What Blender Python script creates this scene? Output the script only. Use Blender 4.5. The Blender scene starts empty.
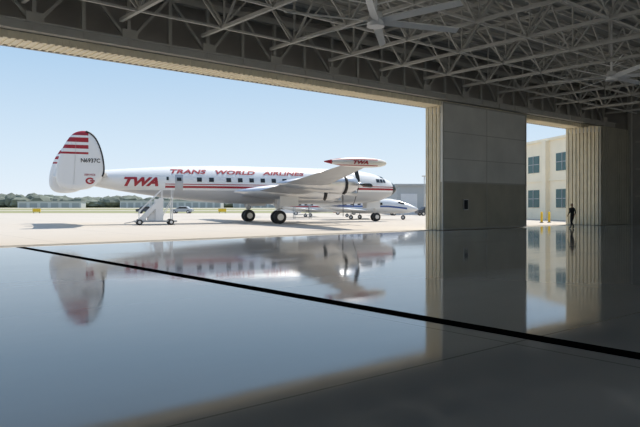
import bpy, bmesh, math, random
from mathutils import Vector, Matrix
random.seed(7)
scene = bpy.context.scene
scene.view_settings.view_transform = 'Standard'
scene.view_settings.exposure = 0.22
COL = scene.collection

# ------------------------------------------------------------------ materials
def newmat(name):
    m = bpy.data.materials.new(name); m.use_nodes = True
    nt = m.node_tree
    return m, nt, nt.nodes['Principled BSDF']

def mat(name, col, rough=0.6, metal=0.0, var=0.0, scale=3.0, bump=0.0, spec=0.5):
    m, nt, b = newmat(name)
    b.inputs['Roughness'].default_value = rough
    b.inputs['Metallic'].default_value = metal
    b.inputs['Specular IOR Level'].default_value = spec
    tc = nt.nodes.new('ShaderNodeTexCoord')
    nz = nt.nodes.new('ShaderNodeTexNoise'); nz.inputs['Scale'].default_value = scale
    nz.inputs['Detail'].default_value = 4
    nt.links.new(tc.outputs['Object'], nz.inputs['Vector'])
    rp = nt.nodes.new('ShaderNodeValToRGB')
    v = max(var, 0.02)
    rp.color_ramp.elements[0].position = 0.3; rp.color_ramp.elements[1].position = 0.7
    rp.color_ramp.elements[0].color = tuple(c*(1-v) for c in col)+(1,)
    rp.color_ramp.elements[1].color = tuple(min(1, c*(1+v)) for c in col)+(1,)
    nt.links.new(nz.outputs['Fac'], rp.inputs['Fac'])
    nt.links.new(rp.outputs['Color'], b.inputs['Base Color'])
    if bump:
        bp = nt.nodes.new('ShaderNodeBump'); bp.inputs['Strength'].default_value = bump
        nt.links.new(nz.outputs['Fac'], bp.inputs['Height'])
        nt.links.new(bp.outputs['Normal'], b.inputs['Normal'])
    return m

class NG:
    def __init__(s, nt): s.nt = nt
    def math(s, op, a, b=None):
        n = s.nt.nodes.new('ShaderNodeMath'); n.operation = op
        for i, v in enumerate((a, b)):
            if v is None: continue
            if isinstance(v, (int, float)): n.inputs[i].default_value = v
            else: s.nt.links.new(v, n.inputs[i])
        return n.outputs[0]
    def band(s, x, a, b):
        return s.math('MULTIPLY', s.math('GREATER_THAN', x, a), s.math('LESS_THAN', x, b))
    def mix(s, f, a, b):
        n = s.nt.nodes.new('ShaderNodeMix'); n.data_type = 'RGBA'
        if isinstance(f, (int, float)): n.inputs[0].default_value = f
        else: s.nt.links.new(f, n.inputs[0])
        for i, v in ((6, a), (7, b)):
            if isinstance(v, tuple): n.inputs[i].default_value = v+(1,) if len(v) == 3 else v
            else: s.nt.links.new(v, n.inputs[i])
        return n.outputs[2]
    def xyz(s):
        tc = s.nt.nodes.new('ShaderNodeTexCoord'); sp = s.nt.nodes.new('ShaderNodeSeparateXYZ')
        s.nt.links.new(tc.outputs['Object'], sp.inputs[0])
        return sp.outputs[0], sp.outputs[1], sp.outputs[2], tc.outputs['Object']
    def noise(s, vec, scale, detail=4, stretch=None):
        n = s.nt.nodes.new('ShaderNodeTexNoise'); n.inputs['Scale'].default_value = scale
        n.inputs['Detail'].default_value = detail
        if stretch:
            mp = s.nt.nodes.new('ShaderNodeMapping'); mp.inputs['Scale'].default_value = stretch
            s.nt.links.new(vec, mp.inputs[0]); vec = mp.outputs[0]
        s.nt.links.new(vec, n.inputs['Vector'])
        return n.outputs['Fac']

RED = (0.36, 0.016, 0.03)
M_white = mat('white_paint', (0.78, 0.78, 0.77), 0.3)
M_fanw = mat('fan_blade_white', (0.95, 0.95, 0.93), 0.35)
M_red = mat('red_paint', RED, 0.35)
M_silver = mat('aluminium', (0.62, 0.63, 0.65), 0.32, 0.75, 0.08, 1.5)
M_wing = mat('wing_grey', (0.46, 0.47, 0.49), 0.4, 0.25, 0.06, 1.2)
M_dark = mat('dark_rubber', (0.02, 0.02, 0.022), 0.6)
M_glass = mat('dark_glass', (0.02, 0.025, 0.03), 0.1)
M_cream = mat('cream_metal_siding', (0.90, 0.81, 0.61), 0.5, 0, 0.06, 2)
M_truss = mat('truss_paint', (0.56, 0.55, 0.51), 0.5, 0, 0.06, 2)
M_girder = mat('girder_paint', (0.50, 0.485, 0.44), 0.5, 0, 0.06, 2)
M_leafup = mat('door_sheet_grey', (0.72, 0.71, 0.65), 0.5, 0, 0.10, 0.4)
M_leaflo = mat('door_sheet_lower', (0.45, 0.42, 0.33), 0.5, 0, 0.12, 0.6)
M_frame = mat('door_frame', (0.50, 0.48, 0.43), 0.5)
M_blackst = mat('black_steel', (0.012, 0.012, 0.012), 0.45)
M_drain = mat('drain_grate', (0.006, 0.006, 0.006), 0.9, spec=0.0)
M_wallin = mat('interior_wall', (0.38, 0.36, 0.33), 0.7, 0, 0.1, 0.6)
M_blue = mat('blue_paint', (0.04, 0.10, 0.30), 0.3)
M_yellow = mat('yellow_paint', (0.75, 0.50, 0.02), 0.4)

def mat_floor():
    m, nt, b = newmat('epoxy_floor'); g = NG(nt)
    x, y, z, v = g.xyz()
    n1 = g.noise(v, 0.22, 5)
    n2 = g.noise(v, 1.4, 6, (0.25, 1.4, 1))
    n3 = g.noise(v, 0.5, 5, (0.35, 1.3, 1))
    c = g.mix(n1, (0.33, 0.34, 0.345), (0.44, 0.445, 0.44))
    c = g.mix(g.math('MULTIPLY', n3, 0.3), c, (0.56, 0.56, 0.55))
    jx = g.math('LESS_THAN', g.math('ABSOLUTE', g.math('SUBTRACT', g.math('FRACT', g.math('DIVIDE', g.math('ADD', x, 200.75), 6.0)), 0.5)), 0.0025)
    jy = g.math('LESS_THAN', g.math('ABSOLUTE', g.math('SUBTRACT', g.math('FRACT', g.math('DIVIDE', g.math('ADD', y, 200.0), 6.0)), 0.5)), 0.0025)
    j = g.math('MAXIMUM', jx, jy)
    c = g.mix(g.math('MULTIPLY', j, 0.6), c, (0.10, 0.10, 0.10))
    nt.links.new(c, b.inputs['Base Color'])
    r = g.math('ADD', g.math('MULTIPLY', n2, 0.09), 0.01)
    r = g.math('ADD', r, g.math('MULTIPLY', g.math('MAXIMUM', g.math('SUBTRACT', n3, 0.55), 0.0), 0.35))
    nt.links.new(r, b.inputs['Roughness'])
    b.inputs['IOR'].default_value = 1.6
    bp = nt.nodes.new('ShaderNodeBump'); bp.inputs['Strength'].default_value = 0.03; bp.inputs['Distance'].default_value = 0.05
    nt.links.new(n2, bp.inputs['Height']); nt.links.new(bp.outputs[0], b.inputs['Normal'])
    return m
def mat_tarmac():
    m, nt, b = newmat('apron_concrete'); g = NG(nt)
    x, y, z, v = g.xyz()
    n1 = g.noise(v, 0.06, 6); n2 = g.noise(v, 1.2, 6)
    c = g.mix(n1, (0.47, 0.415, 0.35), (0.60, 0.54, 0.465))
    c = g.mix(g.math('MULTIPLY', n2, 0.25), c, (0.36, 0.33, 0.29))
    def jt(a):
        return g.math('LESS_THAN', g.math('ABSOLUTE', g.math('SUBTRACT', g.math('FRACT', g.math('DIVIDE', g.math('ADD', a, 300.0), 6.0)), 0.5)), 0.004)
    j = g.math('MAXIMUM', jt(x), jt(y))
    c = g.mix(g.math('MULTIPLY', j, 0.5), c, (0.15, 0.14, 0.12))
    nt.links.new(c, b.inputs['Base Color']); b.inputs['Roughness'].default_value = 0.85
    return m
def mat_fuselage():
    m, nt, b = newmat('fuselage_livery'); g = NG(nt)
    x, y, z, v = g.xyz()
    c = g.mix(g.math('LESS_THAN', z, 3.02), (0.80, 0.80, 0.79), (0.50, 0.51, 0.53))
    st = g.math('MAXIMUM', g.band(z, 3.22, 3.42), g.band(z, 3.52, 3.60))
    st = g.math('MULTIPLY', st, g.math('GREATER_THAN', x, -9.6))
    c = g.mix(st, c, RED)
    c = g.mix(g.math('GREATER_THAN', x, 14.25), c, (0.03, 0.03, 0.03))
    nt.links.new(c, b.inputs['Base Color']); b.inputs['Roughness'].default_value = 0.28
    return m
def mat_tank():
    m, nt, b = newmat('tip_tank_livery'); g = NG(nt)
    x, y, z, v = g.xyz()
    st = g.math('MAXIMUM', g.band(z, 4.88, 4.96), g.band(z, 4.47, 4.53))
    st = g.math('MAXIMUM', g.math('MULTIPLY', st, g.math('LESS_THAN', x, 2.0)), g.math('LESS_THAN', x, -1.6))
    c = g.mix(st, (0.80, 0.80, 0.79), RED)
    nt.links.new(c, b.inputs['Base Color']); b.inputs['Roughness'].default_value = 0.3
    return m
def mat_fin():
    m, nt, b = newmat('fin_livery'); g = NG(nt)
    x, y, z, v = g.xyz()
    st = g.math('MAXIMUM', g.math('MAXIMUM', g.band(z, 6.50, 6.85), g.band(z, 6.0, 6.28)), g.math('MAXIMUM', g.band(z, 5.58, 5.74), g.math('GREATER_THAN', z, 7.02)))
    lim = g.math('LESS_THAN', x, -16.5)
    c = g.mix(g.math('MULTIPLY', st, lim), (0.80, 0.80, 0.79), RED)
    nt.links.new(c, b.inputs['Base Color']); b.inputs['Roughness'].default_value = 0.3
    return m
def mat_deck():
    m, nt, b = newmat('roof_deck'); g = NG(nt)
    x, y, z, v = g.xyz()
    s = g.math('FRACT', g.math('MULTIPLY', y, 1/0.6))
    c = g.mix(g.band(s, 0.0, 0.3), (0.50, 0.495, 0.46), (0.33, 0.325, 0.30))
    nt.links.new(c, b.inputs['Base Color']); b.inputs['Roughness'].default_value = 0.6
    return m
def mat_grass():
    m, nt, b = newmat('dry_grass'); g = NG(nt)
    x, y, z, v = g.xyz()
    c = g.mix(g.noise(v, 0.03, 6), (0.20, 0.22, 0.09), (0.34, 0.31, 0.17))
    nt.links.new(c, b.inputs['Base Color']); b.inputs['Roughness'].default_value = 0.9
    return m
M_floor = mat_floor(); M_tarmac = mat_tarmac(); M_fus = mat_fuselage(); M_fin = mat_fin(); M_tank = mat_tank()
M_deck = mat_deck(); M_grass = mat_grass()
M_tree = mat('hazy_foliage', (0.17, 0.19, 0.15), 0.9, 0, 0.3, 0.15)  # green greyed, distance haze painted into the colour
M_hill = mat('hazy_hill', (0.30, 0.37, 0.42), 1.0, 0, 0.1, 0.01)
M_build = mat('stucco_beige', (0.95, 0.84, 0.64), 0.8, 0, 0.04, 0.5)
M_bwhite = mat('white_metal_building', (0.62, 0.63, 0.64), 0.7)
M_bgrey = mat('grey_metal_building', (0.40, 0.42, 0.43), 0.7)
M_teal = mat('teal_glass', (0.03, 0.10, 0.10), 0.25)

# ------------------------------------------------------------------ mesh helpers
class MB:
    def __init__(s, mats):
        s.bm = bmesh.new(); s.mats = mats
    def idx(s, m):
        if m not in s.mats: s.mats.append(m)
        return s.mats.index(m)
    def face(s, vs, mi, smooth=False):
        try:
            f = s.bm.faces.new(vs); f.material_index = mi; f.smooth = smooth
            return f
        except ValueError: return None
    def box(s, a, b, m):
        mi = s.idx(m)
        v = [s.bm.verts.new((x, y, z)) for x in (a[0], b[0]) for y in (a[1], b[1]) for z in (a[2], b[2])]
        for q in ((0,1,3,2),(4,6,7,5),(0,4,5,1),(2,3,7,6),(0,2,6,4),(1,5,7,3)):
            s.face([v[i] for i in q], mi)
    def beam(s, p, q, w, h, m):
        p, q = Vector(p), Vector(q); d = (q-p)
        if d.length < 1e-6: return
        d.normalize(); up = Vector((0,0,1))
        if abs(d.z) > 0.98: up = Vector((0,1,0))
        sd = d.cross(up).normalized()*(w/2); u2 = sd.cross(d).normalized()*(h/2)
        mi = s.idx(m)
        r = [[s.bm.verts.new(c+sd*i+u2*j) for i, j in ((-1,-1),(1,-1),(1,1),(-1,1))] for c in (p, q)]
        for i in range(4):
            k = (i+1) % 4
            s.face([r[0][i], r[0][k], r[1][k], r[1][i]], mi)
        s.face(r[0][::-1], mi); s.face(r[1], mi)
    def loft(s, rings, m, cap=True, smooth=True):
        mi = s.idx(m)
        R = [[s.bm.verts.new(p) for p in r] for r in rings]
        n = len(R[0])
        for a, b in zip(R, R[1:]):
            for i in range(n):
                k = (i+1) % n
                s.face([a[i], a[k], b[k], b[i]], mi, smooth)
        if cap:
            s.face(R[0][::-1], mi); s.face(R[-1], mi)
    def tube(s, p, q, r1, r2, m, n=14, cap=True):
        p, q = Vector(p), Vector(q); d = (q-p).normalized()
        a = d.orthogonal().normalized(); b = d.cross(a)
        s.loft([[c+(a*math.cos(t)+b*math.sin(t))*r for t in [2*math.pi*i/n for i in range(n)]] for c, r in ((p, r1), (q, r2))], m, cap)
    def wheel(s, c, r, w, m, hub, axis=(0,1,0)):
        c = Vector(c); ax = Vector(axis).normalized()
        a = ax.orthogonal().normalized(); b = ax.cross(a)
        prof = [(-.5, .55), (-.5, .8), (-.38, .96), (0, 1.0), (.38, .96), (.5, .8), (.5, .55)]
        n = 24
        s.loft([[c+ax*(o*w)+(a*math.cos(t)+b*math.sin(t))*r*k for t in [2*math.pi*i/n for i in range(n)]] for o, k in prof], m)
        s.tube(c-ax*w*.54, c+ax*w*.54, r*.5, r*.5, hub, 20)
    def obj(s, name, parent=None, mw=None):
        bmesh.ops.recalc_face_normals(s.bm, faces=s.bm.faces[:])
        me = bpy.data.meshes.new(name); s.bm.to_mesh(me); s.bm.free()
        for m in s.mats: me.materials.append(m)
        o = bpy.data.objects.new(name, me); COL.objects.link(o)
        if parent: o.parent = parent
        if mw is not None: o.matrix_world = mw
        return o

def empty(name, loc, rz):
    e = bpy.data.objects.new(name, None); COL.objects.link(e)
    e.location = loc; e.rotation_euler = (0, 0, rz); e.empty_display_size = 0.3
    return e

# ------------------------------------------------------------------ camera
cam = bpy.data.cameras.new('camera'); co = bpy.data.objects.new('camera', cam); COL.objects.link(co)
co.location = (0, 0, 1.7); co.rotation_euler = (math.radians(90), 0, 0)
cam.lens = 36; cam.sensor_width = 36; cam.shift_y = -8.5/640; cam.clip_end = 6000
scene.camera = co

# hangar frame : local x along the door line, local y outward, z up
ANG = math.atan2(.644, .765)
H = Matrix.Translation((-12.65, 25.3, 0)) @ Matrix.Rotation(ANG, 4, 'Z')
UL, UR, YB = -30.0, 51.2, -44.0
ZL, ZR = 8.34, 12.3   # lintel underside, roof deck

# floor
b = MB([]); b.box((UL, YB, -0.3), (UR, 0.0, 0.0), M_floor); b.obj('floor', mw=H)
b = MB([]); b.box((0.60, YB, 0.0), (0.92, 0.0, 0.006), M_drain); b.obj('floor_drain', mw=H)
b = MB([])
for i in range(4): b.box((UL+.1, 0.22+i*.34, 0.0), (UR-.1, 0.27+i*.34, 0.012), M_frame)
b.obj('door_track', mw=H)
# walls
b = MB([]); b.box((UL-.3, YB, 0), (UL, 1.4, ZR), M_wallin); b.obj('wall_left', mw=H)
b = MB([]); b.box((UR, YB, 0), (UR+.3, 1.4, ZR), M_wallin)
for i in range(14):
    b.box((UR-.25, YB+.5+i*3.2, 0), (UR, YB+.8+i*3.2, ZR-.4), M_frame)
for z in (2.4, 4.8, 7.2): b.box((UR-.12, YB, z), (UR, -2.2, z+.15), M_frame)
b.obj('wall_right', mw=H)
# back wall : out of view, wide opening added to let more daylight inside
b = MB([]); b.box((UL, YB-.3, ZL+1.2), (UR, YB, ZR), M_wallin)
b.box((UL, YB-.3, 0), (UL+4, YB, ZL+1.2), M_wallin); b.box((UR-4, YB-.3, 0), (UR, YB, ZL+1.2), M_wallin)
b.obj('wall_back', mw=H)
b = MB([])
b.box((UL, 1.3, ZL), (UR, 1.45, ZR), M_wallin)
b.obj('wall_front', mw=H)
# lintel soffit : cream ribbed
b = MB([]); b.box((UL, 0.0, ZL+.04), (UR, 1.3, ZL+.34), M_cream)
u = UL
while u < UR-.1:
    b.box((u, -.03, ZL), (u+.10, 1.28, ZL+.04), M_cream)
    b.box((u, -.03, ZL), (u+.10, 0.0, ZL+.34), M_cream); u += .3
b.obj('trim_lintel', mw=H)
# ceiling
b = MB([]); b.box((UL-.3, YB-.3, ZR), (UR+.3, 1.9, ZR+.15), M_deck); b.obj('ceiling', mw=H)
# door girder
b = MB([])
zb, zt, yg = ZL+.62, 11.3, -.22
b.box((UL+.1, -.42, ZL+.36), (UR-.1, -.04, ZL+.74), M_girder)
b.box((UL+.1, -.50, ZL+.70), (UR-.1, .04, ZL+.76), M_girder)
b.beam((UL+.1, yg, zt), (UR-.1, yg, zt), .3, .3, M_girder)
u = UL+1.2; k = 0; P = 2.0
while u < UR-.3:
    b.beam((u, yg, zb), (u, yg, zt), .16, .16, M_girder)
    q = u+P
    if q < UR-.3:
        if k % 2: b.beam((u, yg, zb), (q, yg, zt), .13, .13, M_girder)
        else: b.beam((u, yg, zt), (q, yg, zb), .13, .13, M_girder)
    if k % 2: b.box((u-.35, -.44, zb), (u+.35, -.40, zb+.5), M_frame)
    b.box((u-.08, -.46, ZL+.36), (u+.08, -.42, ZL+.74), M_frame)
    u += P; k += 1
b.obj('door_girder', mw=H)
# roof trusses
b = MB([]); zb2, zt2 = 9.75, 12.0
YT = YB+.1
u = 0.7-28
while u < UR-.5:
    b.beam((u, -.6, zb2), (u, YT, zb2), .15, .15, M_truss)
    b.beam((u, -.6, zt2), (u, YT, zt2), .15, .15, M_truss)
    y = -.6; k = 0
    while y-2 > YB:
        b.beam((u, y, zb2 if k % 2 else zt2), (u, y-2, zt2 if k % 2 else zb2), .09, .09, M_truss)
        if k % 2 == 0: b.beam((u, y-2, zb2), (u, y-2, zt2), .07, .07, M_truss)
        y -= 2; k += 1
    u += 4
y = -2.4; k = 0
while y > YT:
    b.beam((UL+.1, y, zt2+.12), (UR-.1, y, zt2+.12), .10, .18, M_truss)
    if k % 4 == 0:
        b.beam((UL+.1, y, zb2), (UR-.3, y, zb2), .10, .10, M_truss)
        u = 0.7-28
        while u+4 < UR-.3:
            b.beam((u, y, zb2), (u+2, y, zt2), .07, .07, M_truss)
            b.beam((u+2, y, zt2), (u+4, y, zb2), .07, .07, M_truss)
            u += 4
    y -= 1.0; k += 1
b.obj('roof_trusses', mw=H)

# sliding hangar doors
def hangar_door(u0, u1, top, deep):
    e = bpy.data.objects.new('hangar_door', None); COL.objects.link(e); e.matrix_world = H
    b = MB([])
    n = 9 if deep else 4
    for i in range(n):
        y0 = 1.07-i*.33
        b.box((u0, y0, .03), (u1, y0+.24, ZL-.02), M_cream)
        for k in range(2):
            b.box((u0-.05, y0+.02+k*.13, .03), (u0, y0+.09+k*.13, ZL-.02), M_cream)
        b.box((u0-.02, y0-.09, ZL-.5), (u0+.3, y0, ZL-.1), M_frame)
    b.obj('stacked_leaves', e).matrix_local = Matrix()
    b = MB([])
    if deep:
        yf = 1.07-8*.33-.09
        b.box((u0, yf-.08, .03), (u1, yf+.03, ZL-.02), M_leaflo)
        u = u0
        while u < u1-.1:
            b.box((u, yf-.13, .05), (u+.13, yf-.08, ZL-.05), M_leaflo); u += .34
    else:
        b.box((u0, -.10, .03), (u1, .05, 3.25), M_leaflo)
        b.box((u0, -.10, 3.25), (u1, .05, top), M_leafup)
        for z in (.03, 3.2, top-.12): b.box((u0, -.17, z), (u1, -.10, z+.10), M_frame)
        for z in (4.8, 6.6): b.box((u0, -.125, z), (u1, -.10, z+.05), M_frame)
        for i in range(3):
            u = u0+(u1-u0-.1)*i/2
            b.box((u, -.16 if i != 1 else -.12, .13), (u+(.10 if i != 1 else .05), -.10, top-.12), M_frame)
        b.box((u0+2.2, -.20, 1.35), (u0+2.7, -.16, 2.1), M_white)
        b.box((u0+2.24, -.21, 1.4), (u0+2.66, -.20, 2.05), M_dark)
    b.obj('front_leaf', e).matrix_local = Matrix()
hangar_door(27.1, 37.1, 8.62, False)
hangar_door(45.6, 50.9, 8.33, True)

# ceiling fans
def fan(loc, rot):
    e = empty('ceiling_fan', loc, rot)
    b = MB([])
    b.tube((0,0,.2), (0,0,ZR-loc[2]), .06, .06, M_fanw)
    b.tube((0,0,-.2), (0,0,.3), .32, .24, M_fanw, 20)
    for i in range(3):
        a = i*2*math.pi/3; b.beam((0, 0, .6), (1.2*math.cos(a), 1.2*math.sin(a), 1.0), .04, .04, M_fanw)
    b.obj('motor', e)
    b = MB([])
    for i in range(6):
        a = i*math.pi/3; c, s = math.cos(a), math.sin(a)
        r = []
        for d, w in ((.2, .10), (.6, .15), (3.4, .12)):
            r.append([Vector((c*d-s*p, s*d+c*p, q)) for p, q in ((-w, .07), (w, -.05), (w, -.08), (-w, .03))])
        b.loft(r, M_fanw, smooth=False)
    b.obj('blades', e)
fan((2.0, 23.0, 8.3), .35)
fan((16.4, 36, 8.9), .6)

# ------------------------------------------------------------------ outside ground
b = MB([]); 
inv = H.inverted()
b.mats.append(M_tarmac)
P1 = H @ Vector((-110, 0, 0)); P2 = H @ Vector((150, 0, 0))
pts = [P1, P2, Vector((230, P2.y, 0)), Vector((230, 134, 0)), Vector((-230, 134, 0)), Vector((-230, P1.y, 0))]
pts = [inv @ p for p in pts]
top = [b.bm.verts.new((p.x, p.y, 0)) for p in pts]
b.bm.faces.new(top)
ob = b.obj('apron_ground', mw=H)
for p in ob.data.polygons:
    if p.normal.z < 0: p.flip()
b = MB([]); b.box((-90, YB-150, -.3), (110, YB-.3, -.01), M_tarmac); b.obj('rear_bounce_ground', mw=H)  # unseen concrete, added to bounce sunlight in through the back opening
b = MB([]); b.box((-900, -250, -.5), (900, 1300, -.32), M_grass); b.obj('grass_field')
b = MB([]); b.box((-900, 134.02, -.31), (900, 420, -.02), M_grass); b.obj('infield_grass')
b = MB([]); b.box((-600, 185, -.02), (600, 205, .0), M_tarmac); b.obj('taxiway')
b = MB([]); b.box((-600, 300, -.02), (600, 345, .0), M_tarmac); b.obj('runway')
# trees
b = MB([M_tree])
for i in range(620):
    x = random.uniform(-420, 420); yy = 432+random.uniform(0, 40)
    h = random.uniform(4.0, 7.0)+(1.6 if x < -130 else 0)+1.3*math.sin(x*.05)
    r = random.uniform(3, 6)
    res = bmesh.ops.create_icosphere(b.bm, subdivisions=2, radius=1)
    for v in res['verts']:
        k = 1+random.uniform(-.18, .18)
        v.co = Vector((x+v.co.x*r*k*1.3, yy+v.co.y*r*k, max(-.3, h*.5+v.co.z*h*.55*k)))
b.obj('tree_line')
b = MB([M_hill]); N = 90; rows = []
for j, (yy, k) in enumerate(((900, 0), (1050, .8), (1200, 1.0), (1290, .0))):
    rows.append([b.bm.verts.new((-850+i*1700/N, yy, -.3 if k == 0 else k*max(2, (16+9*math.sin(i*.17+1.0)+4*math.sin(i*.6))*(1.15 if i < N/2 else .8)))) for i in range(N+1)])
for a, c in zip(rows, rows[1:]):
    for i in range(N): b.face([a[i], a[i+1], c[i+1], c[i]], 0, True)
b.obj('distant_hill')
# far buildings
def shed(name, x0, x1, y0, y1, h, m, bays):
    b = MB([]); b.box((x0, y0, -.02), (x1, y1, h), m)
    b.box((x0-.4, y0-.4, h), (x1+.4, y1+.4, h+.3), M_bgrey)
    w = (x1-x0)/bays
    for i in range(bays):
        b.box((x0+w*i+w*.15, y0-.08, -.02), (x0+w*i+w*.85, y0, h*.72), M_bgrey if m is M_bwhite else M_bwhite)
    b.obj(name)
shed('airport_building', -125, -62, 400, 412, 4.4, M_bwhite, 14)
shed('airport_building', -55, -20, 405, 415, 5.0, M_bwhite, 8)
shed('airport_building', -190, -150, 402, 410, 4.0, M_bwhite, 6)
shed('airport_hangar', 13.5, 30, 112, 130, 5.1, M_bgrey, 4)

# light pole
b = MB([]); b.tube((17.6, 108, 0), (17.6, 108, 6.6), .10, .06, M_girder)
b.box((17.2, 107.8, 6.5), (18.0, 108.2, 6.65), M_girder); b.obj('light_pole')

# parked cars and vans
M_cars = [mat('car_white', (.7,.7,.7), .3), mat('car_dark', (.04,.05,.07), .3), mat('car_red', (.35,.03,.03), .3), mat('car_silver', (.4,.42,.44), .3)]
def car(x, y, rz, m, van=False):
    b = MB([])
    if van: P = [(-2.4,.35),(-2.45,1.0),(-2.35,2.1),(1.2,2.1),(1.9,1.2),(2.45,1.0),(2.5,.35)]
    else: P = [(-2.2,.35),(-2.25,.85),(-1.6,.95),(-1.1,1.42),(.35,1.45),(1.1,.95),(2.1,.8),(2.25,.35)]
    b.loft([[Vector((p[0], yy, p[1] if p[1] < 1.0 or abs(yy) < .8 else p[1]*.97)) for p in P] for yy in (-.88, -.75, .75, .88)], m, smooth=False)
    if van: W = [(-.2,1.3),(-.2,1.9),(1.05,1.9),(1.55,1.3)]
    else: W = [(-1.35,.98),(-1.0,1.34),(.3,1.36),(.9,.98)]
    for s in (-.89, .89):
        mi = b.idx(M_glass); b.face([b.bm.verts.new((p[0], s, p[1])) for p in W], mi)
    for wx in (-1.4, 1.4):
        for wy in (-.8, .8): b.wheel((wx, wy, .33), .33, .22, M_dark, M_silver)
    o = b.obj('parked_van' if van else 'parked_car', mw=Matrix.Translation((x, y, 0)) @ Matrix.Rotation(rz, 4, 'Z'))
for x, y, rz, mi, v in ((10.5, 104, .1, 0, True), (17.5, 102, .2, 1, False), (-5.5, 108, .1, 0, False), (4.5, 112, 0, 2, False),
                        (-35, 130, .1, 1, False), (-28, 130, 3.1, 3, False)):
    car(x, y, rz, M_cars[mi], v)
# airfield signs
for x, y in ((-58, 131), (-20, 131)):
    b = MB([]); b.box((x-.8, y-.08, .3), (x+.8, y+.08, .95), M_yellow)
    b.box((x-.84, y-.1, .95), (x+.84, y+.1, 1.0), M_blackst)
    for q in (-.6, .6): b.box((x+q-.04, y-.04, 0), (x+q+.04, y+.04, .3), M_blackst)
    b.obj('taxiway_sign')

# office building
d = Vector((.16, -.987, 0)); 
OB = Matrix.Translation((25.9, 80, 0)) @ Matrix.Rotation(math.atan2(d.y, d.x), 4, 'Z')
b = MB([]); b.box((-5, 0, 0), (15, 16, 9.2), M_build)
b.box((-5.2, -.2, 9.2), (15.2, 16.2, 9.5), M_build)
b.box((-5, -.12, 4.5), (15, 0, 4.75), M_build)
for s in (-2.8, 1.7, 8.3, 12.3):
    for z0, z1 in ((5.6, 7.6), (1.4, 3.5)):
        b.box((s-1.35, -.06, z0), (s+1.35, .0, z1), M_teal)
        b.box((s-.05, -.1, z0), (s+.05, -.06, z1), M_bgrey)
        b.box((s-1.35, -.1, (z0+z1)/2-.04), (s+1.35, -.06, (z0+z1)/2+.04), M_bgrey)
b.box((4.6, -.5, 0), (5.4, 0, 9.2), M_build)
b.obj('office_building', mw=OB)
for i, (x, y) in enumerate(((21.3, 61.5), (22.2, 62.0))):
    b = MB([]); b.tube((x, y, 0), (x, y, 1.0), .11, .11, M_yellow); b.tube((x, y, 1.0), (x, y, 1.06), .11, .05, M_yellow)
    b.tube((x, y, 0), (x, y, .04), .2, .2, M_blackst)
    b.obj('safety_bollard')

# ------------------------------------------------------------------ airliner
AIR = empty('propeller_airliner', (-5.58, 62, 0), math.radians(25.0))
SEC = [(-18.7, 4.12, .06), (-17.6, 4.08, .34), (-15, 3.98, .74), (-12, 3.86, 1.12), (-8, 3.72, 1.52), (-4, 3.63, 1.75), (0, 3.6, 1.8),
       (5, 3.58, 1.8), (9, 3.55, 1.78), (11.5, 3.5, 1.58), (13, 3.43, 1.27), (14.2, 3.40, .82), (14.8, 3.40, .46), (15.1, 3.40, .08)]
def sec(x):
    x = max(SEC[0][0], min(SEC[-1][0], x))
    for i in range(len(SEC)-1):
        if SEC[i][0] <= x <= SEC[i+1][0]: break
    a, c = SEC[i], SEC[i+1]; p = SEC[max(i-1, 0)]; n = SEC[min(i+2, len(SEC)-1)]
    t = (x-a[0])/(c[0]-a[0]); out = []
    for k in (1, 2):
        ma = (c[k]-p[k])/(c[0]-p[0])*(c[0]-a[0]); mc = (n[k]-a[k])/(n[0]-a[0])*(c[0]-a[0])
        out.append((2*t**3-3*t*t+1)*a[k]+(t**3-2*t*t+t)*ma+(-2*t**3+3*t*t)*c[k]+(t**3-t*t)*mc)
    return out[0], max(out[1], .03)
xs = [-18.7+i*33.8/90 for i in range(86)]+[13.6, 13.9, 14.2, 14.5, 14.7, 14.85, 14.95, 15.05, 15.1]
xs = sorted(set(x for x in xs if x <= 15.1))
b = MB([])
b.loft([[(x, sec(x)[1]*math.cos(t), sec(x)[0]+sec(x)[1]*math.sin(t)) for t in [2*math.pi*i/40 for i in range(40)]] for x in xs], M_fus)
b.obj('fuselage', AIR)
def onfus(x, z, side=-1, off=.02):
    zc, r = sec(x); dz = z-zc
    if abs(dz) > r*.999: dz = math.copysign(r*.999, dz)
    n = math.sqrt(r*r-dz*dz)
    k = (r+off)/r
    return Vector((x, side*n*k, zc+dz*k))
b = MB([])
mi = b.idx(M_glass)
def patch(x0, x1, z0, z1, side, m, nx=3, nz=4, off=.02):
    mi = b.idx(m)
    g = [[b.bm.verts.new(onfus(x0+(x1-x0)*i/nx, z0+(z1-z0)*j/nz, side, off)) for j in range(nz+1)] for i in range(nx+1)]
    for i in range(nx):
        for j in range(nz):
            b.face([g[i][j], g[i+1][j], g[i+1][j+1], g[i][j+1]], mi)
for sd in (-1, 1):
    for x in (-6.6, -5.5, -3.9, -2.8, -1.7, -.6, .5, 1.6, 2.9, 4.4, 5.5, 6.6, 8.2, 9.3):
        patch(x-.22, x+.22, 3.80, 4.18, sd, M_glass)
    patch(-8.75, -8.05, 3.0, 4.4, sd, M_wing, off=.012); patch(-8.6, -8.2, 3.85, 4.15, sd, M_glass, off=.03)
    patch(-9.5, -9.3, 3.9, 4.2, sd, M_glass)
    for x0, x1 in ((11.9, 12.35), (12.42, 12.8), (12.87, 13.2)):
        patch(x0, x1, 4.0, 4.36, sd, M_glass)
for i in range(4):
    a0 = math.radians(52+i*19); a1 = a0+math.radians(16)
    g = []
    for x in (13.15, 12.75):
        zc, r = sec(x); r += .03
        g.append([b.bm.verts.new((x, r*math.cos(a), zc+r*math.sin(a))) for a in (a0, (a0+a1)/2, a1)])
    for j in range(2): b.face([g[0][j], g[0][j+1], g[1][j+1], g[1][j]], mi)
b.obj('windows', AIR)

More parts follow.
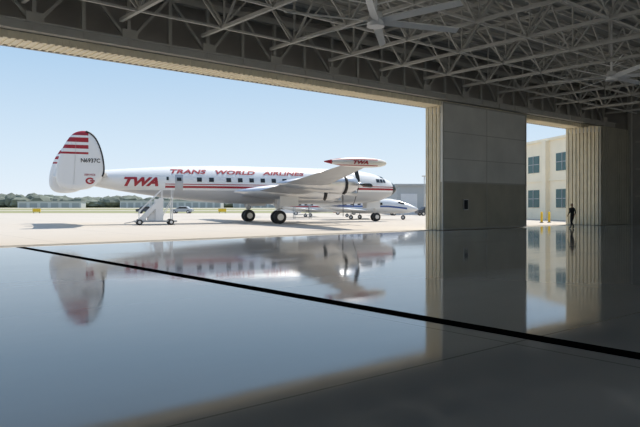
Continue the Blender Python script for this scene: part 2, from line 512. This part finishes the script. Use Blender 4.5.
def textmesh(body, height, width, shear=0.0, bold=.02):
    cu = bpy.data.curves.new('t', 'FONT'); cu.body = body; cu.size = 1.0; cu.offset = bold; cu.shear = shear
    cu.resolution_u = 3
    o = bpy.data.objects.new('t', cu); COL.objects.link(o)
    bpy.context.view_layer.update()
    me = bpy.data.meshes.new_from_object(o.evaluated_get(bpy.context.evaluated_depsgraph_get()))
    bpy.data.objects.remove(o)
    bm = bmesh.new(); bm.from_mesh(me)
    x0 = min(v.co.x for v in bm.verts); x1 = max(v.co.x for v in bm.verts)
    y0 = min(v.co.y for v in bm.verts); y1 = max(v.co.y for v in bm.verts)
    for v in bm.verts:
        v.co = Vector(((v.co.x-x0)/(x1-x0)*width, 0, (v.co.y-y0)/(y1-y0)*height))
    n = 8
    for i in range(1, n):
        bmesh.ops.bisect_plane(bm, geom=bm.verts[:]+bm.edges[:]+bm.faces[:], plane_co=(0, 0, height*i/n), plane_no=(0, 0, 1))
    m = max(2, int(width/.5))
    for i in range(1, m):
        bmesh.ops.bisect_plane(bm, geom=bm.verts[:]+bm.edges[:]+bm.faces[:], plane_co=(width*i/m, 0, 0), plane_no=(1, 0, 0))
    return bm
def lettering(name, body, h, w, fn, m, shear=0.0, bold=.02):
    bm = textmesh(body, h, w, shear, bold)
    for v in bm.verts: v.co = fn(v.co.x, v.co.z)
    me = bpy.data.meshes.new(name); bm.to_mesh(me); bm.free(); me.materials.append(m)
    o = bpy.data.objects.new(name, me); COL.objects.link(o); o.parent = AIR
lettering('lettering_tail', 'TWA', .78, 2.9, lambda x, z: onfus(-13.1+x, 3.36+z, -1, .03), M_red, .35, .05)
lettering('lettering_side', 'TRANS   WORLD   AIRLINES', .40, 12.9, lambda x, z: onfus(-9.1+x, 4.50+z, -1, .03), M_red, .3, .03)

# wings
def airfoil(c_le, chord, th, y, z, n=12):
    up, lo = [], []
    for i in range(n+1):
        t = .5-.5*math.cos(math.pi*i/n)
        f = 5*(.2969*math.sqrt(t)-.126*t-.3516*t*t+.2843*t**3-.1036*t**4)
        up.append((c_le-t*chord, y, z+f*th*1.1)); lo.append((c_le-t*chord, y, z-f*th*.8))
    return up+lo[-2:0:-1]
TX = .7
for sd, nm in ((-1, 'right'), (1, 'left')):
    b = MB([])
    W = [(0, 3.6, 6.3, .95, 2.45), (1.8, 3.5, 6.0, .9, 2.55), (4.3, 3.25, 5.3, .75, 2.9), (9, 2.8, 4.1, .55, 3.5), (14, 2.3, 2.9, .36, 4.15), (17.5, 1.95, 2.0, .22, 4.62), (18.4, 1.75, 1.5, .15, 4.72)]
    b.loft([airfoil(le, ch, th, sd*y, z) for y, le, ch, th, z in W], M_wing)
    b.obj('wing_'+nm, AIR)
    b = MB([]); prof = [(2.15, .03), (2.0, .17), (1.6, .28), (.9, .34), (0, .36), (-1.2, .31), (-2.2, .18), (-2.85, .04)]
    b.loft([[(TX+x, sd*18.5+r*math.cos(t), 4.72+r*math.sin(t)) for t in [2*math.pi*i/20 for i in range(20)]] for x, r in prof], M_tank)
    b.obj('tip_tank_'+nm, AIR)
    # nacelles + props
    for j, (y, z, xf, xr, gear) in enumerate(((4.3, 3.0, 6.2, -4.2, True), (8.9, 3.55, 5.5, -2.0, False))):
        b = MB([])
        L = xf-xr
        pr = [(0, .48), (.02, .62), (.08, .74), (.16, .78), (.3, .76), (.5, .70), (.7, .55), (.88, .28), (1, .05)]
        b.loft([[(xf-L*f, sd*y+r*math.cos(t), z-(.12 if gear else .05)+r*math.sin(t)*(1.08 if gear else 1)) for t in [2*math.pi*i/24 for i in range(24)]] for f, r in pr], M_silver)
        b.tube((xf+.01, sd*y, z-.1), (xf-.02, sd*y, z-.1), .46, .46, M_dark, 24)
        b.loft([[(x, sd*y+r*math.cos(t), z-.1+r*math.sin(t)) for t in [2*math.pi*i/24 for i in range(24)]] for x, r in ((xf-L*.16, .86), (xf-L*.19, .83))], M_dark)
        b.tube((xf, sd*y, z-.85), (xf-2.6, sd*y, z-.7), .22, .16, M_silver)
        b.obj('nacelle_%s_%d' % (nm, j+1), AIR)
        b = MB([]); hub = Vector((xf+.35, sd*y, z-.08))
        b.loft([[(hub.x+dx, hub.y+r*math.cos(t), hub.z+r*math.sin(t)) for t in [2*math.pi*i/16 for i in range(16)]] for dx, r in ((-.35, .24), (0, .24), (.3, .16), (.42, .03))], M_silver)
        ph = (.5, 1.1, .2, 1.6)[j+(2 if sd > 0 else 0)]
        for k in range(3):
            a = ph+k*2*math.pi/3; rd = Vector((0, math.cos(a), math.sin(a))); tg = Vector((0, -math.sin(a), math.cos(a)))
            R = []
            for r, w, tw in ((.15, .09, .9), (.6, .16, .8), (1.2, .20, .6), (1.9, .19, .4), (2.2, .15, .3), (2.3, .05, .25)):
                ax = tg*math.cos(tw)+Vector((1, 0, 0))*math.sin(tw); nn = ax.cross(rd)
                R.append([hub+rd*r+ax*w, hub+rd*r+nn*.03, hub+rd*r-ax*w, hub+rd*r-nn*.03])
            b.loft(R, M_blackst)
        b.obj('propeller_%s_%d' % (nm, j+1), AIR)
    # main gear
    b = MB([]); y = 4.27*sd
    b.tube((0, y, .6), (.0, y, 1.3), .09, .09, M_silver); b.tube((0, y, 1.3), (.15, y, 2.9), .14, .16, M_white)
    b.tube((0, y-.5, .6), (0, y+.5, .6), .08, .08, M_silver)
    b.tube((0, y, 1.2), (1.6, y, 2.6), .06, .06, M_white)
    b.beam((0, y, 1.1), (-.5, y, 1.9), .05, .12, M_white)
    for o in (-.38, .38): b.wheel((0, y+o, .61), .61, .36, M_dark, M_silver)
    b.box((-.1, y-.62, 1.6), (1.7, y-.58, 2.5), M_white); b.box((-.1, y+.58, 1.6), (1.7, y+.62, 2.5), M_white)
    b.obj('main_gear_'+nm, AIR)
b = MB([])
b.tube((12.6, 0, .45), (12.5, 0, 2.6), .09, .13, M_white); b.tube((12.6, -.3, .45), (12.6, .3, .45), .06, .06, M_silver)
b.tube((12.55, 0, 1.1), (11.5, 0, 2.2), .05, .05, M_white)
for o in (-.24, .24): b.wheel((12.6, o, .45), .45, .24, M_dark, M_silver)
b.box((11.3, -.45, 1.35), (12.9, -.42, 2.4), M_white); b.box((11.3, .42, 1.35), (12.9, .45, 2.4), M_white)
b.obj('nose_gear', AIR)
lettering('lettering_tip_tank', 'TWA', .27, 1.2, lambda x, z: Vector((TX-.75+x, -18.5-.02-math.sqrt(max(.355**2-(z-.13)**2, 0)), 4.58+z)), M_red, .3, .05)

# tail
FY = 6.5
b = MB([])
for sd in (-1, 1):
    b.loft([airfoil(le, ch, th, sd*y, z, 8) for y, le, ch, th, z in ((0, -14.3, 3.9, .36, 4.15), (3.5, -14.8, 3.4, .30, 4.28), (FY, -15.6, 2.7, .2, 4.42))], M_white)
b.obj('stabilizer', AIR)
FP = [(80,130),(88,131),(95,137),(100,147),(103,158),(104,170),(101,178),(95,184),(88,188),(75,190),(62,189),(55,184),(53,176),(54,165),(58,152),(64,141),(71,133)]
FP = [(-17.1+(p-78)*.0685, 1.7+(205-q)*.0755) for p, q in FP]
def smooth_poly(P, n=4):
    out = []; N = len(P)
    for i in range(N):
        p0, p1, p2, p3 = P[i-1], P[i], P[(i+1) % N], P[(i+2) % N]
        for k in range(n):
            t = k/n
            out.append(tuple(.5*((2*p1[c])+(-p0[c]+p2[c])*t+(2*p0[c]-5*p1[c]+4*p2[c]-p3[c])*t*t+(-p0[c]+3*p1[c]-3*p2[c]+p3[c])*t**3) for c in (0, 1)))
    return out
FP = smooth_poly(FP)
def fin(name, y, P, boot=True):
    cx = sum(p[0] for p in P)/len(P); cz = sum(p[1] for p in P)/len(P)
    b = MB([])
    R = []
    for k, o in ((.80, -.13), (.93, -.10), (1.0, -.02), (1.0, .02), (.93, .10), (.80, .13)):
        R.append([(cx+(p[0]-cx)*k, y+o, cz+(p[1]-cz)*k) for p in P])
    b.loft(R, M_fin, smooth=True)
    b.obj(name, AIR)
    if boot:
        b = MB([])
        pts = [p for p in P if p[0] > cx+.2 and p[1] > cz-1.2]
        pts = sorted(pts, key=lambda p: math.atan2(p[1]-cz, p[0]-cx))
        R = []
        for p in pts:
            q = (cx+(p[0]-cx)*.94, cz+(p[1]-cz)*.96); o = (cx+(p[0]-cx)*1.012, cz+(p[1]-cz)*1.012)
            R.append([(q[0], y-.125, q[1]), (o[0], y-.03, o[1]), (o[0], y+.03, o[1]), (q[0], y+.125, q[1])])
        b.loft(R, M_dark)
        b.obj(name+'_deicer', AIR)
    b = MB([])
    b.beam((-17.55, y-.135, 3.3), (-17.4, y-.135, 6.6), .012, .04, M_girder)
    b.obj(name+'_hinge', AIR)
fin('fin_right', -FY, FP); fin('fin_left', FY, FP)
fin('fin_center', 0, [(p[0]+.3, max(p[1], 4.1)) for p in FP])
lettering('lettering_registration', 'N6937C', .33, 1.4, lambda x, z: Vector((-17.05+x, -FY-.15, 4.95+z)), M_dark, 0, .02)
lettering('lettering_fin', 'SERVICE', .14, .8, lambda x, z: Vector((-16.8+x, -FY-.15, 3.95+z)), M_red, 0, .02)
b = MB([]); n = 28
for r0, r1 in ((.18, .32),):
    mi = b.idx(M_red)
    A = [[b.bm.verts.new((-16.4+r*math.cos(t), -FY-.15, 3.55+r*.8*math.sin(t))) for t in [.5+5.4*i/n for i in range(n+1)]] for r in (r0, r1)]
    for i in range(n): b.face([A[0][i], A[0][i+1], A[1][i+1], A[1][i]], mi)
b.box((-16.4, -FY-.155, 3.5), (-16.05, -FY-.145, 3.6), M_red)
b.obj('fin_emblem', AIR)

# ------------------------------------------------------------------ boarding stairs
ST = empty('boarding_stairs', (-14.3, 54.6, 0), math.radians(20))
b = MB([])
n = 9
for i in range(n):
    x = -1.0+i*.2; z = .35+i*.22
    b.box((x, -.5, z), (x+.26, .5, z+.05), M_white); b.box((x+.2, -.5, z-.17), (x+.22, .5, z+.02), M_bgrey)
b.box((.75, -.55, 2.28), (1.7, .55, 2.34), M_white)
for y in (-.55, .52):
    b.beam((-1.1, y, .25), (.8, y, 2.25), .05, .34, M_white)
    b.beam((-1.1, y, 1.15), (.8, y, 3.05), .04, .05, M_white); b.beam((.8, y, 3.05), (1.7, y, 3.05), .04, .05, M_white)
    for x, z in ((-1.1, .25), (-.15, 1.2), (.8, 2.2), (1.65, 2.3)): b.beam((x, y, z), (x, y, z+.85), .04, .04, M_white)
    b.box((.2, y, .3), (.85, y+.03, 2.2), M_white); b.beam((1.6, y, .3), (1.6, y, 2.3), .08, .08, M_white)
    b.beam((.6, y, .4), (1.6, y, 2.1), .06, .06, M_white)
b.box((-.4, -.4, .35), (.7, .4, 1.2), M_white)
b.box((-1.5, -.6, .25), (2.0, .6, .38), M_bgrey)
b.beam((-1.5, 0, .3), (-2.3, 0, .15), .06, .06, M_bgrey)
b.obj('stair_frame', ST)
b = MB([])
for x in (-1.1, 1.5):
    for y in (-.65, .65): b.wheel((x, y, .25), .25, .16, M_dark, M_silver)
b.obj('wheels', ST)

# ------------------------------------------------------------------ business jets
def jet(loc, rot, stripe, sc=1.0):
    e = empty('business_jet', loc, rot); e.scale = (sc,)*3
    S = [(6.6, 1.15, .03), (6.3, 1.18, .22), (5.6, 1.25, .48), (4.6, 1.38, .70), (3.4, 1.5, .82), (0, 1.5, .84), (-2.5, 1.55, .80), (-4.5, 1.75, .55), (-6.0, 1.95, .25), (-6.6, 2.05, .06)]
    b = MB([]); b.loft([[(x, r*math.cos(t), z+r*math.sin(t)) for t in [2*math.pi*i/28 for i in range(28)]] for x, z, r in S], M_white)
    b.obj('fuselage', e)
    b = MB([])
    for sd in (-1, 1):
        b.loft([airfoil(le, ch, th, sd*y, z, 8) for y, le, ch, th, z in ((0, 1.2, 2.9, .3, .95), (.8, 1.0, 2.6, .26, .98), (6.6, -1.0, 1.1, .1, 1.35))], M_white)
        b.loft([airfoil(le, ch, th, sd*y, z, 8) for y, le, ch, th, z in ((0, -6.2, 1.5, .12, 4.05), (2.6, -6.9, .8, .07, 4.1))], M_white)
    b.loft([[(x0, -.09, z), (x0-.2, .0, z), ((x0+x1)/2, .09, z), (x1, 0, z)] for x0, x1, z in ((-3.8, -6.4, 2.1), (-5.9, -7.4, 4.1))], M_white)
    b.obj('wings_and_tail', e)
    b = MB([])
    for sd in (-1, 1):
        b.loft([[(x, sd*1.25+r*math.cos(t), 1.95+r*math.sin(t)) for t in [2*math.pi*i/18 for i in range(18)]] for x, r in ((-2.2, .30), (-2.3, .38), (-3.2, .42), (-4.6, .32), (-4.9, .22))], M_white)
        b.tube((-2.19, sd*1.25, 1.95), (-2.25, sd*1.25, 1.95), .29, .29, M_dark)
        b.box((-4.0, sd*.5-.25, 1.9), (-3.0, sd*.5+.25+sd*.2, 1.98), M_white)
    b.obj('engines', e)
    b = MB([])
    for sd in (-1, 1):
        for i in range(6):
            x = 2.6-i*.85
            y = sd*.80
            b.box((x-.18, min(y, y+sd*.035), 1.62), (x+.18, max(y, y+sd*.035), 1.88), M_glass)
        rows = []
        for x, r, zc in ((5.5, .50, 1.26), (4.6, .70, 1.38), (3.4, .82, 1.5), (0, .84, 1.5), (-2.5, .80, 1.55), (-4.4, .57, 1.74)):
            rows.append([(x, sd*(math.sqrt(r*r-.12**2)+.02), zc-.12), (x, sd*(r+.02), zc-.03), (x, sd*(math.sqrt(r*r-.06**2)+.015), zc+.06)])
        mi = b.idx(stripe)
        V = [[b.bm.verts.new(p) for p in r] for r in rows]
        for a, c in zip(V, V[1:]):
            for i in range(2): b.face([a[i], a[i+1], c[i+1], c[i]], mi)
    b.loft([[(x, r*math.cos(t), zc+r*math.sin(t)) for t in [math.radians(35+i*11) for i in range(11)]] for x, r, zc in ((5.15, .60, 1.33), (4.5, .745, 1.41))], M_glass, cap=False)
    b.obj('trim', e)
    b = MB([])
    for x, y in ((4.9, 0), (-.7, -1.4), (-.7, 1.4)):
        b.tube((x, y, .25), (x, y, 1.1), .05, .06, M_silver); b.wheel((x, y, .25), .25, .16, M_dark, M_silver)
    b.obj('landing_gear', e)
jet((4.9, 76, 0), math.radians(-24), M_blue, 1.05)
jet((-1.0, 90, 0), math.radians(-14), M_red)

# service stand near jets
GC = empty('maintenance_stand', (-2.2, 79, 0), .2)
b = MB([])
for x in (-1, 1):
    for y in (-.6, .6): b.beam((x, y, 0), (x, y, 2.6), .07, .07, M_bgrey)
for z in (.5, 1.6, 2.6):
    for y in (-.6, .6): b.beam((-1, y, z), (1, y, z), .06, .06, M_bgrey)
    for x in (-1, 1): b.beam((x, -.6, z), (x, .6, z), .06, .06, M_bgrey)
b.box((-1, -.6, 1.6), (1, .6, 1.66), M_bgrey)
b.beam((-1, -.6, .5), (1, -.6, 1.6), .05, .05, M_bgrey); b.obj('frame', GC)

# ------------------------------------------------------------------ walking man
MAN = empty('walking_man', (18.25, 46.3, 0), math.radians(205))
M_skin = mat('skin', (0.36, 0.20, 0.13), 0.6)
M_shirt = mat('dark_shirt', (0.02, 0.022, 0.028), 0.8)
M_trous = mat('dark_trousers', (0.014, 0.015, 0.02), 0.85)
M_hair = mat('dark_hair', (0.02, 0.015, 0.012), 0.8)
M_eye = mat('eye_white', (0.7, 0.7, 0.7), 0.3)
def skin(name, verts, edges, root=0, sub=2):
    me = bpy.data.meshes.new(name); me.from_pydata([v[:3] for v in verts], edges, [])
    o = bpy.data.objects.new(name, me); COL.objects.link(o)
    o.modifiers.new('s', 'SKIN'); 
    for i, v in enumerate(verts):
        d = me.skin_vertices[0].data[i]; r = v[3]
        d.radius = r if isinstance(r, tuple) else (r, r); d.use_root = (i == root)
    sb = o.modifiers.new('u', 'SUBSURF'); sb.levels = sub; sb.render_levels = sub
    bpy.context.view_layer.update()
    m2 = bpy.data.meshes.new_from_object(o.evaluated_get(bpy.context.evaluated_depsgraph_get()))
    bpy.data.objects.remove(o)
    m2.name = name
    for p in m2.polygons: p.use_smooth = True
    o = bpy.data.objects.new(name, m2); COL.objects.link(o); o.parent = MAN
    return o
V = [(0,0,.97,.135), (0,0,1.12,.125), (.01,0,1.30,.15), (0,0,1.44,.12), (.01,0,1.53,.058), (.02,0,1.60,.052),
     (0,.17,1.45,.072), (-.06,.24,1.18,.05), (.06,.26,.95,.032),
     (0,-.17,1.45,.072), (.0,-.24,1.17,.05), (.16,-.25,.99,.032),
     (.01,.095,.88,.098), (.17,.10,.50,.066), (.27,.10,.11,.046), (.31,.10,.05,.045), (.44,.11,.04,.035),
     (0,-.095,.88,.098), (.01,-.10,.49,.066), (-.25,-.10,.15,.046), (-.26,-.10,.07,.045), (-.13,-.11,.035,.034)]
E = [(0,1),(1,2),(2,3),(3,4),(4,5),(3,6),(6,7),(7,8),(3,9),(9,10),(10,11),(0,12),(12,13),(13,14),(14,15),(15,16),(0,17),(17,18),(18,19),(19,20),(20,21)]
body = skin('body', V, E)
for m in (M_trous, M_shirt, M_skin, M_dark): body.data.materials.append(m)
for p in body.data.polygons:
    c = p.center
    arm = abs(c.y) > .2 and c.z < 1.45
    if arm and c.z < 1.08: p.material_index = 2
    elif arm: p.material_index = 1
    elif c.z > 1.52: p.material_index = 2
    elif c.z > 1.0: p.material_index = 1
    elif c.z < .10: p.material_index = 3
    else: p.material_index = 0
def hand(name, w, d, side):
    w = Vector(w); d = Vector(d).normalized(); f = Vector((1, 0, 0)); f = (f-d*f.dot(d)).normalized(); pn = d.cross(f)*side
    def P(a, b2, c): return tuple(w+d*a+f*b2+pn*c)
    V = [P(-.01,0,0)+(.027,), P(.05,0,0)+((.034,.02),), P(.085,0,0)+((.034,.016),)]
    E = [(0,1),(1,2)]
    o = skin(name+'_palm', V, E); o.data.materials.append(M_skin)
    for i, (off, L) in enumerate(((.030,.070),(.010,.078),(-.010,.072),(-.029,.056))):
        V = [P(.075,off,0)+(.009,), P(.085+L*.45,off,.006)+(.0085,), P(.085+L*.75,off,.02)+(.008,), P(.085+L*.9,off,.036)+(.007,)]
        o = skin('%s_finger_%d' % (name, i+1), V, [(0,1),(1,2),(2,3)], 0, 1); o.data.materials.append(M_skin)
    V = [P(.02,.022,0)+(.012,), P(.05,.045,.008)+(.010,), P(.08,.052,.018)+(.008,)]
    o = skin(name+'_thumb', V, [(0,1),(1,2)], 0, 1); o.data.materials.append(M_skin)
hand('left_hand', V[8][:3], (.3, .03, -.9), 1); hand('right_hand', V[11][:3], (.45, 0, -.85), -1)
# head
b = MB([M_skin, M_hair, M_eye, M_dark])
HC = Vector((.035, 0, 1.69))
res = bmesh.ops.create_uvsphere(b.bm, u_segments=32, v_segments=24, radius=1)
for v in res['verts']:
    x, y, z = v.co
    wdt = .076*(1-.22*max(0, -z)); dep = .098*(1-.12*max(0, -z))
    nx = x*dep
    if x > 0 and z < -.1: nx += .012*max(0, -z)
    if x > .8 and abs(y) < .22 and -.35 < z < .1: nx += .02*(1-abs(y)/.22)
    v.co = HC+Vector((nx, y*wdt, z*.118))
for f in b.bm.faces:
    c = f.calc_center_median()-HC; f.smooth = True
    f.material_index = 1 if (c.z > .055 or (c.x < -.01 and c.z > -.045)) else 0
for sy in (-1, 1):
    b.tube(HC+Vector((.082, sy*.03, .005)), HC+Vector((.094, sy*.03, .005)), .013, .009, M_eye, 10)
    b.tube(HC+Vector((.093, sy*.03, .005)), HC+Vector((.097, sy*.03, .005)), .005, .004, M_dark, 8)
    b.loft([[HC+Vector((-.005+.02*math.cos(t), sy*o, -.005+.032*math.sin(t))) for t in [i*math.pi/5 for i in range(10)]] for o in (.068, .084, .088)], M_skin)
b.box(HC+Vector((.088, -.025, -.062)), HC+Vector((.098, .025, -.054)), M_dark)
b.obj('head', MAN)

# ------------------------------------------------------------------ light
sun = bpy.data.lights.new('sun', 'SUN'); sun.energy = 4.2; sun.angle = .009; sun.color = (1, .94, .84)
so = bpy.data.objects.new('sun', sun); COL.objects.link(so)
so.rotation_euler = Vector((1.5, 2.6, 5)).to_track_quat('Z', 'Y').to_euler(); so.location = (0, 60, 60)
w = bpy.data.worlds.new('world'); scene.world = w; w.use_nodes = True; nt = w.node_tree
bg = nt.nodes['Background']; tc = nt.nodes.new('ShaderNodeTexCoord'); sp = nt.nodes.new('ShaderNodeSeparateXYZ')
nt.links.new(tc.outputs['Generated'], sp.inputs[0])
rp = nt.nodes.new('ShaderNodeValToRGB'); nt.links.new(sp.outputs[2], rp.inputs[0])
cr = rp.color_ramp; cr.elements[0].position = 0; cr.elements[0].color = (.70, .77, .83, 1)
cr.elements[1].position = 1; cr.elements[1].color = (.24, .38, .66, 1)
for p, c in ((.08, (.58, .70, .81, 1)), (.22, (.38, .55, .74, 1)), (.5, (.33, .49, .72, 1))):
    e = cr.elements.new(p); e.color = c
nt.links.new(rp.outputs[0], bg.inputs[0]); bg.inputs[1].default_value = 1.0
